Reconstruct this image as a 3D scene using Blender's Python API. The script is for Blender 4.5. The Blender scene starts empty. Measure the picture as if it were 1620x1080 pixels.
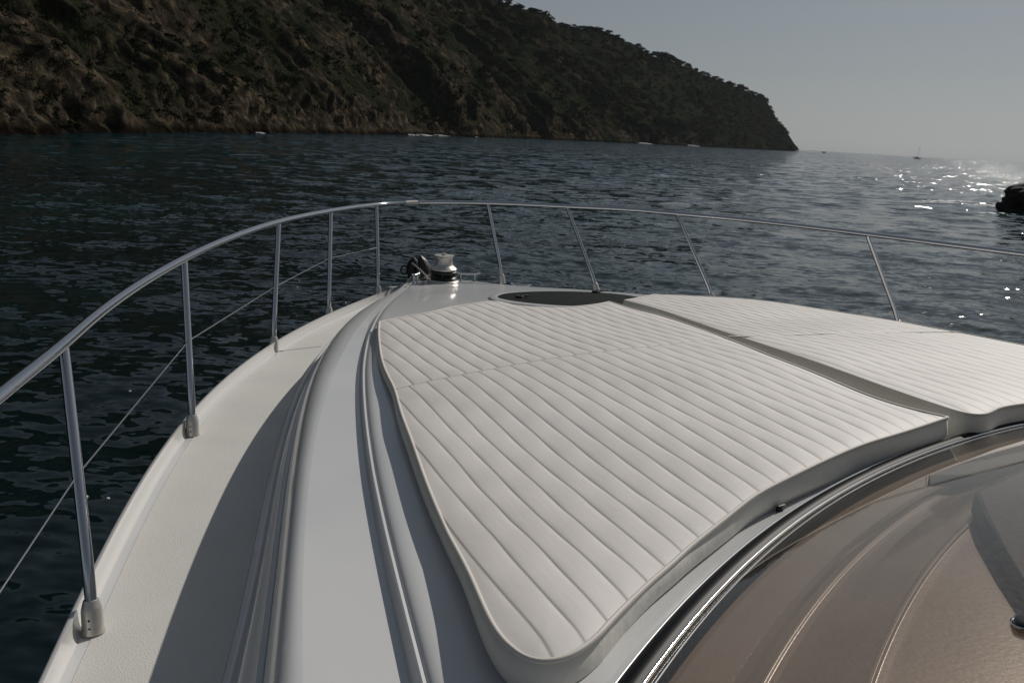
import bpy, math, random
import numpy as np
from mathutils import Vector, Matrix, noise
random.seed(7); RNG = np.random.default_rng(7)
R = math.radians
# ------------------------------------------------------------------ camera, sky, sun, exposure
ZD = 1.75                    # side deck above the water
HC = 1.10                    # eye above the side deck
ZC = ZD + HC
F = 1350.0                   # focal length in photograph pixels (1620 wide)
ROLL = R(3.4336); PITCH = R(13.7365)
SUN_AZ, SUN_EL = R(36), R(38)          # azimuth to the right of straight ahead
sc = bpy.context.scene
cd = bpy.data.cameras.new('camera'); cam = bpy.data.objects.new('camera', cd)
sc.collection.objects.link(cam); sc.camera = cam
fw = Vector((0, math.cos(PITCH), -math.sin(PITCH))); r0 = Vector((1, 0, 0)); u0 = r0.cross(fw)
cr = r0*math.cos(ROLL)+u0*math.sin(ROLL); cu = u0*math.cos(ROLL)-r0*math.sin(ROLL)
cam.matrix_world = Matrix(((cr.x, cu.x, -fw.x, 0), (cr.y, cu.y, -fw.y, 0), (cr.z, cu.z, -fw.z, ZC), (0, 0, 0, 1)))
cd.lens = F/1620*36; cd.sensor_width = 36; cd.clip_end = 100000; cd.clip_start = 0.02
w = bpy.data.worlds.new('World'); sc.world = w; w.use_nodes = True
nt = w.node_tree; bg = nt.nodes['Background']
sky = nt.nodes.new('ShaderNodeTexSky'); sky.sky_type = 'NISHITA'; sky.sun_disc = False
sky.sun_elevation = SUN_EL; sky.sun_rotation = SUN_AZ
sky.air_density = 1.2; sky.dust_density = 1.0; sky.ozone_density = 1.0
hs = nt.nodes.new('ShaderNodeHueSaturation'); hs.inputs['Saturation'].default_value = 0.42
gm = nt.nodes.new('ShaderNodeGamma'); gm.inputs['Gamma'].default_value = .75      # thin even high haze over the blue
tn = nt.nodes.new('ShaderNodeMixRGB'); tn.blend_type = 'MULTIPLY'; tn.inputs['Fac'].default_value = 1; tn.inputs['Color2'].default_value = (.91, .99, 1.09, 1)
nt.links.new(sky.outputs[0], hs.inputs['Color']); nt.links.new(hs.outputs[0], gm.inputs['Color']); nt.links.new(gm.outputs[0], tn.inputs['Color1']); nt.links.new(tn.outputs[0], bg.inputs['Color'])
bg.inputs['Strength'].default_value = 0.070
sd = bpy.data.lights.new('sun', 'SUN'); sd.energy = 3.9; sd.angle = R(0.5); sd.color = (1, .95, .88)
so = bpy.data.objects.new('sun', sd); sc.collection.objects.link(so)
sdir = Vector((math.sin(SUN_AZ)*math.cos(SUN_EL), math.cos(SUN_AZ)*math.cos(SUN_EL), math.sin(SUN_EL)))
so.rotation_euler = sdir.to_track_quat('Z', 'Y').to_euler()
sc.view_settings.view_transform = 'Standard'; sc.view_settings.look = 'None'
sc.view_settings.exposure = -0.45; sc.view_settings.gamma = 1
sc.render.engine = 'CYCLES'
sc.cycles.max_bounces = 8; sc.cycles.transparent_max_bounces = 12

# ------------------------------------------------------------------ helpers
col = sc.collection
def ray(px, py):
    x = px-810; y = py-540
    X = x*math.cos(ROLL)+y*math.sin(ROLL); Y = -x*math.sin(ROLL)+y*math.cos(ROLL)
    dn = Y*math.cos(PITCH)+F*math.sin(PITCH); f = F*math.cos(PITCH)-Y*math.sin(PITCH)
    return X/f, dn/f
def P(px, py, h):                        # point of the deck plan at height h over the side deck
    l, d = ray(px, py); k = (HC-h)/d
    return np.array((l*k, k))
def project(p):
    d = Vector(p)-Vector((0, 0, ZC)); k = d.dot(fw)
    return 810+F*d.dot(cr)/k, 540-F*d.dot(cu)/k
def tag(o, label=None, cat=None, group=None, kind=None):
    if label: o['label'] = label
    if cat: o['category'] = cat
    if group: o['group'] = group
    if kind: o['kind'] = kind
    return o
def empty(name, loc=(0, 0, 0)):
    o = bpy.data.objects.new(name, None); o.empty_display_size = .1; col.objects.link(o); o.location = loc
    bpy.context.view_layer.update(); return o
class MB:
    def __init__(s): s.v = []; s.f = []; s.n = 0; s.m = []
    def add(s, v, f, mat=0):
        v = np.asarray(v, float).reshape(-1, 3); s.v.append(v)
        s.f += [tuple(i+s.n for i in q) for q in f]; s.m += [mat]*len(f); s.n += len(v)
    def grid(s, g, closeu=False, closev=False, mat=0, flip=False):
        g = np.asarray(g, float); a, b = g.shape[:2]
        I = np.arange(a*b).reshape(a, b)
        if closeu: I = np.vstack([I, I[:1]])
        if closev: I = np.hstack([I, I[:, :1]])
        q = np.stack([I[:-1, :-1], I[1:, :-1], I[1:, 1:], I[:-1, 1:]], -1).reshape(-1, 4)
        if flip: q = q[:, ::-1]
        s.add(g.reshape(-1, 3), q.tolist(), mat)
    def tube(s, pts, r, n=12, caps=True, mat=0):
        pts = np.asarray(pts, float); m = len(pts); rr = np.broadcast_to(np.asarray(r, float), (m,))
        t = np.gradient(pts, axis=0); t /= np.linalg.norm(t, axis=1)[:, None]+1e-12
        up = np.array([0, 0, 1.]) if abs(t[0][2]) < .9 else np.array([1., 0, 0])
        A = np.cross(t[0], up); A /= np.linalg.norm(A); g = []
        for i in range(m):
            A = A-t[i]*A.dot(t[i]); A /= np.linalg.norm(A); B = np.cross(t[i], A)
            th = np.arange(n)*2*np.pi/n
            g.append(pts[i]+rr[i]*(np.cos(th)[:, None]*A+np.sin(th)[:, None]*B))
        s.grid(g, closev=True, mat=mat, flip=True)
        if caps:
            s.add(g[0], [tuple(range(n))], mat); s.add(g[-1], [tuple(range(n))[::-1]], mat)
    def lathe(s, prof, c=(0, 0, 0), axis=(0, 0, 1), n=32, mat=0):     # prof: (radius, height)
        ax = Vector(axis).normalized(); q = Vector((0, 0, 1)).rotation_difference(ax).to_matrix()
        g = []
        for r_, z in prof:
            g.append([np.array(q @ Vector((r_*math.cos(2*math.pi*k/n), r_*math.sin(2*math.pi*k/n), z)))+np.array(c) for k in range(n)])
        s.grid(g, closev=True, mat=mat, flip=True)
    def box(s, c, sz, rot=None, bev=0, mat=0):
        x, y, z = [q/2 for q in sz]; b = min(bev, x*.9, y*.9, z*.9)
        V = []; Fc = []
        if b <= 0:
            V = [(i*x, j*y, k*z) for i in (-1, 1) for j in (-1, 1) for k in (-1, 1)]
            Fc = [(0, 1, 3, 2), (4, 6, 7, 5), (0, 4, 5, 1), (2, 3, 7, 6), (0, 2, 6, 4), (1, 5, 7, 3)]
        else:
            import bmesh
            bm = bmesh.new(); bmesh.ops.create_cube(bm, size=1)
            for v in bm.verts: v.co = Vector((v.co.x*2*x, v.co.y*2*y, v.co.z*2*z))
            bmesh.ops.bevel(bm, geom=bm.edges[:], offset=b, segments=2, affect='EDGES', profile=.6)
            bm.verts.index_update(); V = [tuple(v.co) for v in bm.verts]; Fc = [tuple(v.index for v in f.verts) for f in bm.faces]; bm.free()
        if rot is not None: V = [tuple(rot @ Vector(v)) for v in V]
        s.add(np.array(V)+np.array(c), Fc, mat)
    def build(s, name, mats, parent=None, smooth=True, weld=False):
        me = bpy.data.meshes.new(name); V = np.concatenate(s.v)
        me.from_pydata(V.tolist(), [], s.f); me.update()
        if not isinstance(mats, (list, tuple)): mats = [mats]
        for m in mats: me.materials.append(m)
        me.polygons.foreach_set('material_index', s.m)
        me.polygons.foreach_set('use_smooth', [bool(smooth)]*len(s.f))
        if smooth and smooth != 'all': 
            try: me.set_sharp_from_angle(angle=R(40))
            except Exception: pass
        o = bpy.data.objects.new(name, me); col.objects.link(o)
        if parent: o.parent = parent; o.matrix_parent_inverse = parent.matrix_world.inverted()
        return o
def mat(name, base=(.8, .8, .8), rough=.5, metal=0, coat=0, spec=.5, bump=None, var=None, ior=None):
    m = bpy.data.materials.new(name); m.use_nodes = True; n = m.node_tree; b = n.nodes['Principled BSDF']
    b.inputs['Base Color'].default_value = (*base, 1); b.inputs['Roughness'].default_value = rough
    b.inputs['Metallic'].default_value = metal; b.inputs['Coat Weight'].default_value = coat
    b.inputs['Specular IOR Level'].default_value = spec; b.inputs['Coat Roughness'].default_value = .08
    if ior: b.inputs['IOR'].default_value = ior
    tc = n.nodes.new('ShaderNodeTexCoord')
    if var:                                 # (scale, amount, detail, second colour)
        t = n.nodes.new('ShaderNodeTexNoise'); t.inputs['Scale'].default_value = var[0]; t.inputs['Detail'].default_value = 6
        n.links.new(tc.outputs['Object'], t.inputs['Vector'])
        cr_ = n.nodes.new('ShaderNodeValToRGB'); cr_.color_ramp.elements[0].position = .35; cr_.color_ramp.elements[1].position = .7
        cr_.color_ramp.elements[0].color = (*base, 1); cr_.color_ramp.elements[1].color = (*var[1], 1)
        n.links.new(t.outputs['Fac'], cr_.inputs['Fac']); n.links.new(cr_.outputs[0], b.inputs['Base Color'])
    if bump:                                # (scale, strength, distance)
        t = n.nodes.new('ShaderNodeTexNoise'); t.inputs['Scale'].default_value = bump[0]; t.inputs['Detail'].default_value = 4
        n.links.new(tc.outputs['Object'], t.inputs['Vector'])
        bp = n.nodes.new('ShaderNodeBump'); bp.inputs['Strength'].default_value = bump[1]; bp.inputs['Distance'].default_value = bump[2]
        n.links.new(t.outputs['Fac'], bp.inputs['Height']); n.links.new(bp.outputs[0], b.inputs['Normal'])
    return m

# ------------------------------------------------------------------ materials
M = {}
M['gel'] = mat('white_gelcoat', (.61, .61, .605), .32, coat=.5, bump=(6, .05, .02), var=(2.2, (.55, .555, .56)))
M['hull'] = mat('hull_gelcoat', (.68, .67, .65), .2, coat=.6)
# non-skid deck: fine moulded pattern
M['deck'] = mat('nonskid_deck', (.60, .585, .55), .75, var=(3.5, (.55, .54, .51)))
n = M['deck'].node_tree; b = n.nodes['Principled BSDF']
tc = n.nodes.new('ShaderNodeTexCoord'); vo = n.nodes.new('ShaderNodeTexVoronoi'); vo.inputs['Scale'].default_value = 260
n.links.new(tc.outputs['Object'], vo.inputs['Vector']); bp = n.nodes.new('ShaderNodeBump')
bp.inputs['Strength'].default_value = .5; bp.inputs['Distance'].default_value = .0015
n.links.new(vo.outputs['Distance'], bp.inputs['Height']); n.links.new(bp.outputs[0], b.inputs['Normal'])
M['chrome'] = mat('polished_stainless', (.60, .60, .61), .09, 1, bump=(35, .04, .01))
M['steel'] = mat('worn_stainless', (.60, .57, .52), .36, .65, bump=(60, .12, .01))
M['black'] = mat('black_rubber', (.012, .012, .013), .5)
M['gasket'] = mat('black_gasket', (.004, .004, .005), .4, spec=.06)
M['trim'] = mat('bright_trim', (.7, .7, .7), .14, 1)
M['dark'] = mat('dark_iron', (.02, .019, .017), .45, .15, bump=(40, .3, .01))
M['piping'] = mat('cream_piping', (.60, .565, .51), .6)
M['vinylside'] = mat('cushion_side_vinyl', (.68, .66, .60), .5, bump=(22, .25, .01), var=(5, (.62, .60, .54)))
M['hatchglass'] = mat('smoked_acrylic', (.012, .013, .009), 0.4, coat=0, spec=.03, bump=(90, .05, .004), var=(14, (.02, .021, .016)))
M['dash'] = mat('beige_dashboard', (.31, .26, .215), .24, coat=1, bump=(120, .06, .004), var=(5, (.25, .205, .165)))
M['dashdark'] = mat('dash_shade_dark', (.03, .032, .036), .7, spec=.2)  # shade on the dashboard, put into this dark colour
# smoked windscreen: tinted, light passes, fine wiping scratches catch the sun
g = bpy.data.materials.new('tinted_windscreen'); g.use_nodes = True; n = g.node_tree; n.nodes.clear()
out = n.nodes.new('ShaderNodeOutputMaterial'); mx = n.nodes.new('ShaderNodeMixShader'); tr = n.nodes.new('ShaderNodeBsdfTransparent')
gl = n.nodes.new('ShaderNodeBsdfGlossy'); lw = n.nodes.new('ShaderNodeLayerWeight'); lw.inputs['Blend'].default_value = .5
pw = n.nodes.new('ShaderNodeMath'); pw.operation = 'POWER'; pw.inputs[1].default_value = 4.5; n.links.new(lw.outputs['Facing'], pw.inputs[0])
fr = n.nodes.new('ShaderNodeMath'); fr.operation = 'MULTIPLY_ADD'; fr.inputs[1].default_value = .9; fr.inputs[2].default_value = .05; n.links.new(pw.outputs[0], fr.inputs[0])
tr.inputs['Color'].default_value = (.81, .745, .685, 1); gl.inputs['Roughness'].default_value = .03
g2 = n.nodes.new('ShaderNodeBsdfGlossy'); g2.inputs['Roughness'].default_value = .36; g2.inputs['Color'].default_value = (.9, .8, .68, 1)
mx2 = n.nodes.new('ShaderNodeMixShader')
tc = n.nodes.new('ShaderNodeTexCoord'); wv = n.nodes.new('ShaderNodeTexNoise'); wv.inputs['Scale'].default_value = 1.0; wv.inputs['Detail'].default_value = 5
mp = n.nodes.new('ShaderNodeMapping'); mp.inputs['Rotation'].default_value = (0, 0, R(20)); mp.inputs['Scale'].default_value = (600, 50, 50)
n.links.new(tc.outputs['Object'], mp.inputs['Vector']); n.links.new(mp.outputs[0], wv.inputs['Vector'])
rm = n.nodes.new('ShaderNodeMapRange'); rm.inputs['From Min'].default_value = .4; rm.inputs['From Max'].default_value = .75
rm.inputs['To Min'].default_value = .03; rm.inputs['To Max'].default_value = .12
n.links.new(wv.outputs['Fac'], rm.inputs['Value'])
n.links.new(fr.outputs[0], mx.inputs['Fac']); n.links.new(tr.outputs[0], mx.inputs[1]); n.links.new(gl.outputs[0], mx.inputs[2])
n.links.new(rm.outputs[0], mx2.inputs['Fac']); n.links.new(mx.outputs[0], mx2.inputs[1]); n.links.new(g2.outputs[0], mx2.inputs[2])
n.links.new(mx2.outputs[0], out.inputs['Surface']); M['glass'] = g
# cushion vinyl
M['vinyl'] = mat('quilted_white_vinyl', (.665, .63, .60), .6, bump=(14, .12, .01), var=(2.6, (.60, .565, .535)))
n = M['vinyl'].node_tree; b = n.nodes['Principled BSDF']
at = n.nodes.new('ShaderNodeAttribute'); at.attribute_name = 'seam'
mxc = n.nodes.new('ShaderNodeMixRGB'); mxc.blend_type = 'MIX'; mxc.inputs['Color2'].default_value = (.12, .11, .10, 1)
old = b.inputs['Base Color'].links[0].from_socket
n.links.new(old, mxc.inputs['Color1']); n.links.new(at.outputs['Fac'], mxc.inputs['Fac']); n.links.new(mxc.outputs[0], b.inputs['Base Color'])

# ------------------------------------------------------------------ boat frame
A0 = np.array((1.16, 2.13)); YAW = R(25)
AX = np.array((-math.sin(YAW), math.cos(YAW))); NX = np.array((math.cos(YAW), math.sin(YAW)))
def cs(p): d = np.asarray(p)[..., :2]-A0; return d@NX, d@AX            # lateral, forward in the boat
def xy(c, s): return A0+np.multiply.outer(c, NX)+np.multiply.outer(s, AX)
TS = np.array([-4, 0, .8, 1.5, 2.2, 2.9, 3.5, 4.1, 4.6]); TH = np.array([.36, .36, .352, .335, .295, .22, .14, .085, .07])
def smoothinterp(x, X, Y):
    x = np.asarray(x, float); m = np.gradient(Y, X); i = np.clip(np.searchsorted(X, x)-1, 0, len(X)-2)
    h = X[i+1]-X[i]; t = np.clip((x-X[i])/h, 0, 1)
    return (2*t**3-3*t**2+1)*Y[i]+(t**3-2*t**2+t)*h*m[i]+(-2*t**3+3*t**2)*Y[i+1]+(t**3-t**2)*h*m[i+1]
def top(p):                                 # coachroof height over the side deck
    c, s = cs(p); return smoothinterp(s, TS, TH)-.012*np.clip(c, -2, 2)**2
def PT(px, py, off=0, k=1.0):               # plan point on the roof surface, raised by off
    h = .3
    for _ in range(12): h = k*float(top(P(px, py, h)))+off
    return P(px, py, h)
YMIN, YMAX = -1.0, 5.72
def fit(pts, deg=4):
    pts = np.array(pts); pts = pts[np.argsort(pts[:, 1])]
    k = np.polyfit(pts[:, 1]-3, pts[:, 0], deg); y0 = pts[0, 1]+.1; y1 = pts[-1, 1]
    d = np.polyder(k)
    def f(y):
        y = np.asarray(y, float); yc = np.clip(y, y0, y1)
        return np.polyval(k, yc-3)+np.polyval(d, yc-3)*(y-yc)
    return f
OUT = fit([P(x, y, .05) for x, y in [(62,1080),(123,950),(172,847),(214,775),(259,710),(305,646),(363,591),(428,545),(479,514.5),(515,499),(559,480),(594,465),(640,450)]])
INN = fit([P(x, y, 0) for x, y in [(97,1080),(121,1019),(153,950),(178,895),(254,760),(290,696),(321,659),(376,603),(418,562),(441,548),(509,510),(531,499),(589,474),(620,461)]])
L1 = fit([P(x, y, .04) for x, y in [(360,1080),(382,963),(415,834),(447,691),(480,594),(540,522),(601,478),(632,460)]])
L2 = fit([PT(x, y, 0, .55) for x, y in [(402,1080),(421,944),(441,795),(460,691),(492,587),(540,528),(606,478),(634,461)]])
SH = fit([PT(x, y, -.036) for x, y in [(478,1080),(480,900),(492,790),(500,690),(520,600),(560,537),(612,478),(636,461)]])
DD = fit([PT(x, y, -.04) for x, y in [(646,1080),(619,973),(604,896),(587,795),(575,701),(569,618),(568,576),(575,541),(590,505),(611,478),(638,461)]])
BB = fit([PT(x, y, -.016) for x, y in [(669,1080),(652,1009),(631,932),(610,849),(595,772),(584,707),(576,635),(573,582),(578,552),(592,517),(616,480),(641,461)]])
ys = np.concatenate([np.linspace(YMIN, 1, 16), np.linspace(1.05, YMAX, 120)])
def order(a, b, gap): return np.maximum(a+gap, b)
xo = OUT(ys); xi = order(xo, INN(ys), .012)
fade = np.clip((YMAX+.15-ys)/1.0, .12, 1)
x1 = order(xi, L1(ys), .02); x1b = x1+.011*fade
x2 = order(x1b, L2(ys), .02*fade); x2b = x2+.013*fade
xs = order(x2b, SH(ys), .03*fade); xd = order(xs, DD(ys), .03*fade); xb = order(xd, BB(ys), .012*fade); xt = xb+.05*fade
tp = lambda x: top(np.stack([x, ys], -1))
hb = tp(xt); gs = np.clip(hb/.34, .2, 1)
hd = hb-.040*gs; hbead = hb-.016*gs; h1 = np.minimum(.045, hb*.4); h2 = np.maximum(hb*.55, h1+.005); hs_ = hd+.004
bul = .05*np.clip((YMAX-.02-ys)/.1, .2, 1)
def c3(x, h, y=None): return np.stack([x, ys if y is None else y, np.broadcast_to(h, ys.shape)+ZD], -1)
def mirror(g):
    g = np.array(g); c, s = cs(g); q = xy(-c, s)
    return np.concatenate([q, g[..., 2:]], -1)
def widen(g):                                # starboard edge sits a little further out than the port one mirrored
    return g
def ruled(a, b, n): t = np.linspace(0, 1, n+1)[:, None, None]; return a*(1-t)+b*t
def arc(a, m, b, n): t = np.linspace(0, 1, n+1)[:, None, None]; return a*(1-t)**2+m*2*t*(1-t)+b*t*t
yacht = empty('motor_yacht', (A0[0], A0[1], 0))
tag(yacht, 'white motor yacht foredeck with curved stainless bow rail and tinted windscreen, afloat in the bay', 'motor yacht')
# tip stations so both sides meet at the bow
def tipped(g):
    last = g[:, -1]; c, s = cs(last); ex = []
    for k, ds in ((.75, .035), (.45, .065), (0, .085)):
        q = xy(c*k, s+ds*np.ones_like(s)); ex.append(np.concatenate([q, last[:, 2:]], -1))
    return np.concatenate([g, np.stack(ex, 1)], 1)
def both(mb, g, m=0, fl=False):
    g = tipped(np.asarray(g)); mb.grid(g, mat=m, flip=fl); mb.grid(mirror(g), mat=m, flip=not fl)
hull = MB(); wl = c3(xo+.45, -ZD-.4)
wl[:, 0] = xo+.15+.5*np.clip((ys-1)/4.5, 0, 1)
mid = c3(xo+.03, -.35)
both(hull, ruled(wl, c3(xo+.14, -.9), 3)); both(hull, arc(c3(xo+.14, -.9), mid, c3(xo+.004, -.03), 6))
both(hull, ruled(c3(xo+.004, -.03), c3(xo-.008, -.025), 1)); both(hull, ruled(c3(xo-.008, -.025), c3(xo-.008, bul-.012), 2))
both(hull, arc(c3(xo-.008, bul-.012), c3(xo-.006, bul+.003), c3(xo+.008, bul+.002), 3))
xm = xo+.45*(xi-xo)
both(hull, ruled(c3(xo+.008, bul+.002), c3(xm, bul*.82), 2)); both(hull, arc(c3(xm, bul*.82), c3(xi-.01, bul*.15), c3(xi, 0), 4))
hull.build('hull', M['hull'], yacht)
ma = np.minimum(.022, (x1-xi)*.2); f0, f1 = c3(xi+ma, .0), c3(x1-ma*.8, .0)
deck = MB(); both(deck, ruled(c3(xi, 0), f0, 2), 1); both(deck, ruled(f0, f0+np.array((.002, 0, .0016)), 1)); both(deck, ruled(f0+np.array((.002, 0, .0016)), f1+np.array((-.002, 0, .0016)), 10)); both(deck, ruled(f1+np.array((-.002, 0, .0016)), f1, 1)); both(deck, ruled(f1, c3(x1, .004), 2), 1)
deck.build('side_deck', [M['deck'], M['gel']], yacht)
sg = MB(); a_, b_ = P(441, 556, 0), P(508, 548.5, 0); sg.tube([(*(a_+(b_-a_)*t_), ZD+.0012) for t_ in np.linspace(0, 1, 8)], .0022, 6)
sg.build('deck_seam', mat('grey_sealant', (.22, .21, .20), .7), yacht)
cr_ = MB()
both(cr_, ruled(c3(x1, 0), c3(x1+.003, h1-.006), 2)); both(cr_, arc(c3(x1+.003, h1-.006), c3(x1+.003, h1), c3(x1+.009, h1), 3))
both(cr_, ruled(c3(x1+.009, h1), c3(x1b, h1-.001), 1)); both(cr_, ruled(c3(x1b, h1-.001), c3(x1b+.002, h1-.003), 1))
both(cr_, arc(c3(x1b+.002, h1-.003), c3(x1b+.55*(x2-x1b), h1-.001), c3(x2, h2-.005), 8))
both(cr_, arc(c3(x2, h2-.005), c3(x2, h2), c3(x2+.005, h2), 3)); both(cr_, ruled(c3(x2+.005, h2), c3(x2b, h2-.001), 1))
both(cr_, ruled(c3(x2b, h2-.001), c3(x2b+.002, h2-.003), 1))
both(cr_, arc(c3(x2b+.002, h2-.003), c3(x2b+.18*(xs-x2b), hs_), c3(xs, hs_), 14))
both(cr_, ruled(c3(xs, hs_), c3(xd, hd), 6))
both(cr_, arc(c3(xd, hd), c3(xd+.4*(xb-xd), hd), c3(xb-.004, hbead-.006), 6))
both(cr_, ruled(c3(xb-.004, hbead-.006), c3(xb-.001, hbead+.003), 1))
both(cr_, ruled(c3(xb-.001, hbead+.003), c3(xb+.006, hbead+.001), 1))
both(cr_, arc(c3(xb+.006, hbead+.001), c3(xb+.012, hb), c3(xt, hb), 7))
# central top sheet, one skin with the crown of the roof
Lp = tipped(c3(xt, hb)[None])[0]; Rp = mirror(Lp)
t = np.linspace(0, 1, 71)[:, None, None]; G = Lp[None]*(1-t)+Rp[None]*t
G[..., 2] = top(G)+ZD
cr_.grid(G, flip=True)
cr_.build('coachroof', M['gel'], yacht)

# ------------------------------------------------------------------ windscreen, its trim and the dashboard under it
RIMPX = [(1000,1080),(1078,991),(1149,916),(1233,840),(1300,791),(1367,756),(1433,729),(1500,704),(1553,687),(1620,669)]
rc, rs = cs(np.array([P(x, y, .385) for x, y in RIMPX]))
CM = .38
ub = np.abs(rc-CM); KR = np.linalg.lstsq(np.stack([np.ones_like(ub), ub, ub**2, ub**3], -1), rs, rcond=None)[0]
def rim_s(c): u = np.abs(c-CM); uu = np.sqrt(u*u+.02); return KR[0]+KR[1]*uu+KR[2]*uu**2+KR[3]*uu**3
cc = np.linspace(-1.9, 2*CM+1.9, 200); ss = rim_s(cc)
foc = np.array((CM, -3.0)); dv = np.stack([foc[0]-cc, foc[1]-ss], -1); dv /= np.linalg.norm(dv, axis=1)[:, None]
def rimoff(d, h):
    p = xy(cc+dv[:, 0]*d, ss+dv[:, 1]*d); return np.concatenate([p, np.full((len(cc), 1), h+ZD)], -1)
ghd = lambda d: .388+.44*d-.07*d*d
wsx = MB(); wsx.grid([rimoff(d, ghd(d)) for d in np.linspace(.012, 1.5, 40)])
ws = wsx.build('windscreen', M['glass'], yacht, smooth='all')
tr_ = MB(); tr_.tube(rimoff(-.021, .393)[:115], .002, 8); tr_.tube(rimoff(.013, .3975)[:112], .0032, 10)
tr_.tube(rimoff(.026, .3985)[:96], .0016, 8)
ch = tr_.build('chrome_trim', M['trim'], ws)
gk = MB(); gk.grid([rimoff(-.025, .382), rimoff(-.022, .390), rimoff(-.014, .397), rimoff(-.004, .400), rimoff(.006, .398), rimoff(.014, .394), rimoff(.024, .396), rimoff(.032, .390)]); gk.build('gasket', M['gasket'], ws)
co = MB(); co.grid([rimoff(d, h) for d, h in ((-.15, .335), (-.13, .352), (-.10, .362), (-.07, .370), (-.045, .378), (-.03, .384), (-.02, .386), (-.012, .38))])
co.build('windscreen_coaming', M['gel'], yacht)
dprof = [(0, .374), (.05, .3735), (.105, .376), (.120, .381), (.132, .387), (.138, .3893), (.142, .3912), (.146, .3914), (.150, .3900), (.160, .3902), (.168, .392), (.18, .396), (.245, .4275), (.258, .4335), (.266, .4368), (.271, .4398), (.275, .4402), (.279, .4384), (.292, .4388),
         (.40, .447), (.7, .47), (1.0, .49), (1.5, .50)]
dpr = np.array(dprof); tt = np.linspace(0, len(dpr)-1, 190)
dd_ = MB(); dd_.grid([rimoff(np.interp(q, range(len(dpr)), dpr[:, 0]), np.interp(q, range(len(dpr)), dpr[:, 1])) for q in tt])
dash = dd_.build('dashboard', M['dash'], yacht, smooth='all')
hd_ = MB()  # added dark slabs imitate shade and reflection seen in the windscreen
def slab(mb, poly, h0, h1, rnd=.01):
    q = np.array([P(x, y, h1) for x, y in poly]); ce = q.mean(0)
    rings = []
    for k, h in ((0, h0), (0, h1-rnd), (.3*rnd, h1-.3*rnd), (rnd, h1)):
        d = ce-q; L = np.linalg.norm(d, axis=1)[:, None]; p = q+d/L*k
        rings.append(np.concatenate([p, np.full((len(q), 1), h+ZD)], -1))
    mb.grid(rings, closev=True); mb.add(rings[-1], [tuple(range(len(q)))])
slab(hd_, [(1543,774),(1556,812),(1590,872),(1640,950),(1760,980),(1760,700),(1640,735)], .44, .485)
slab(hd_, [(1470,752),(1545,752),(1660,716),(1660,690),(1560,714)], .40, .425)
hd_.build('dash_shade_slabs', M['dashdark'], dash)
# wiper pivot on the glass
wp = MB(); bz = None; best = 1e9
for d in np.linspace(.1, 1.2, 60):
    for k_, v_ in enumerate(rimoff(d, ghd(d))):
        if v_[1] < .15: continue
        px, py = project(v_); e_ = (px-1652)**2+(py-985)**2
        if e_ < best: best = e_; bz = v_; dn_ = dv[k_]
sl_ = -dn_[0]*NX-dn_[1]*AX; nrm = Vector((sl_[0]*.40, sl_[1]*.40, 1)).normalized(); bz = np.array(bz)+np.array(nrm)*.004
wp.lathe([(0, .006), (.016, .0055), (.022, .003), (.024, 0), (.024, -.01)], bz, nrm, 36, 1)
wp.lathe([(.024, .001), (.0252, .0025), (.0266, .002), (.0275, -.002), (.0275, -.012)], bz, nrm, 36, 0)
wp.build('wiper_pivot', [M['chrome'], M['black']], ws)
# small black turn-button on the coaming
q = P(1233, 808, .375); tb = MB(); z = .375+ZD
tb.lathe([(0, .011), (.006, .010), (.008, .004), (.008, -.004)], (q[0], q[1], z), (0, 0, 1), 16); tb.box((q[0]+.002, q[1], z+.012), (.022, .006, .004), Matrix.Rotation(.6, 3, 'Z'), .001)
tb.build('snap_stud', M['black'], yacht)

# ------------------------------------------------------------------ sun pads
def resample(pts, n, sm=True):
    pts = np.asarray(pts, float); m = len(pts)
    if sm and m > 3:
        e = np.vstack([2*pts[0]-pts[1], pts, 2*pts[-1]-pts[-2]]); o = []
        for i in range(m-1):
            p0, p1, p2, p3 = e[i:i+4]
            for t in np.linspace(0, 1, 12, endpoint=False):
                o.append(.5*((2*p1)+(-p0+p2)*t+(2*p0-5*p1+4*p2-p3)*t*t+(-p0+3*p1-3*p2+p3)*t**3))
        o.append(pts[-1]); pts = np.array(o)
    L = np.concatenate([[0], np.cumsum(np.linalg.norm(np.diff(pts, axis=0), axis=1))])
    x = np.linspace(0, L[-1], n); return np.stack([np.interp(x, L, pts[:, k]) for k in range(pts.shape[1])], -1)
def smoothline(p, k):
    for _ in range(k): p[1:-1] = .25*p[:-2]+.5*p[1:-1]+.25*p[2:]
    return p
def thick(p):                               # the pads lie thinner along the side and at the front
    c, s = cs(p); a = np.clip((c+1.35)/1.0, 0, 1); f = np.clip((s-.5)/1.0, 0, 1); r_ = np.clip((-.1-s)/.4, 0, 1)
    return (.048+.042*a*a*(3-2*a))*(1-.52*f*f*(3-2*f))+.026*r_*(1-a)
def PP(px, py):
    off = .08
    for _ in range(10): p = PT(px, py, off); off = float(thick(p))
    return p
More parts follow.
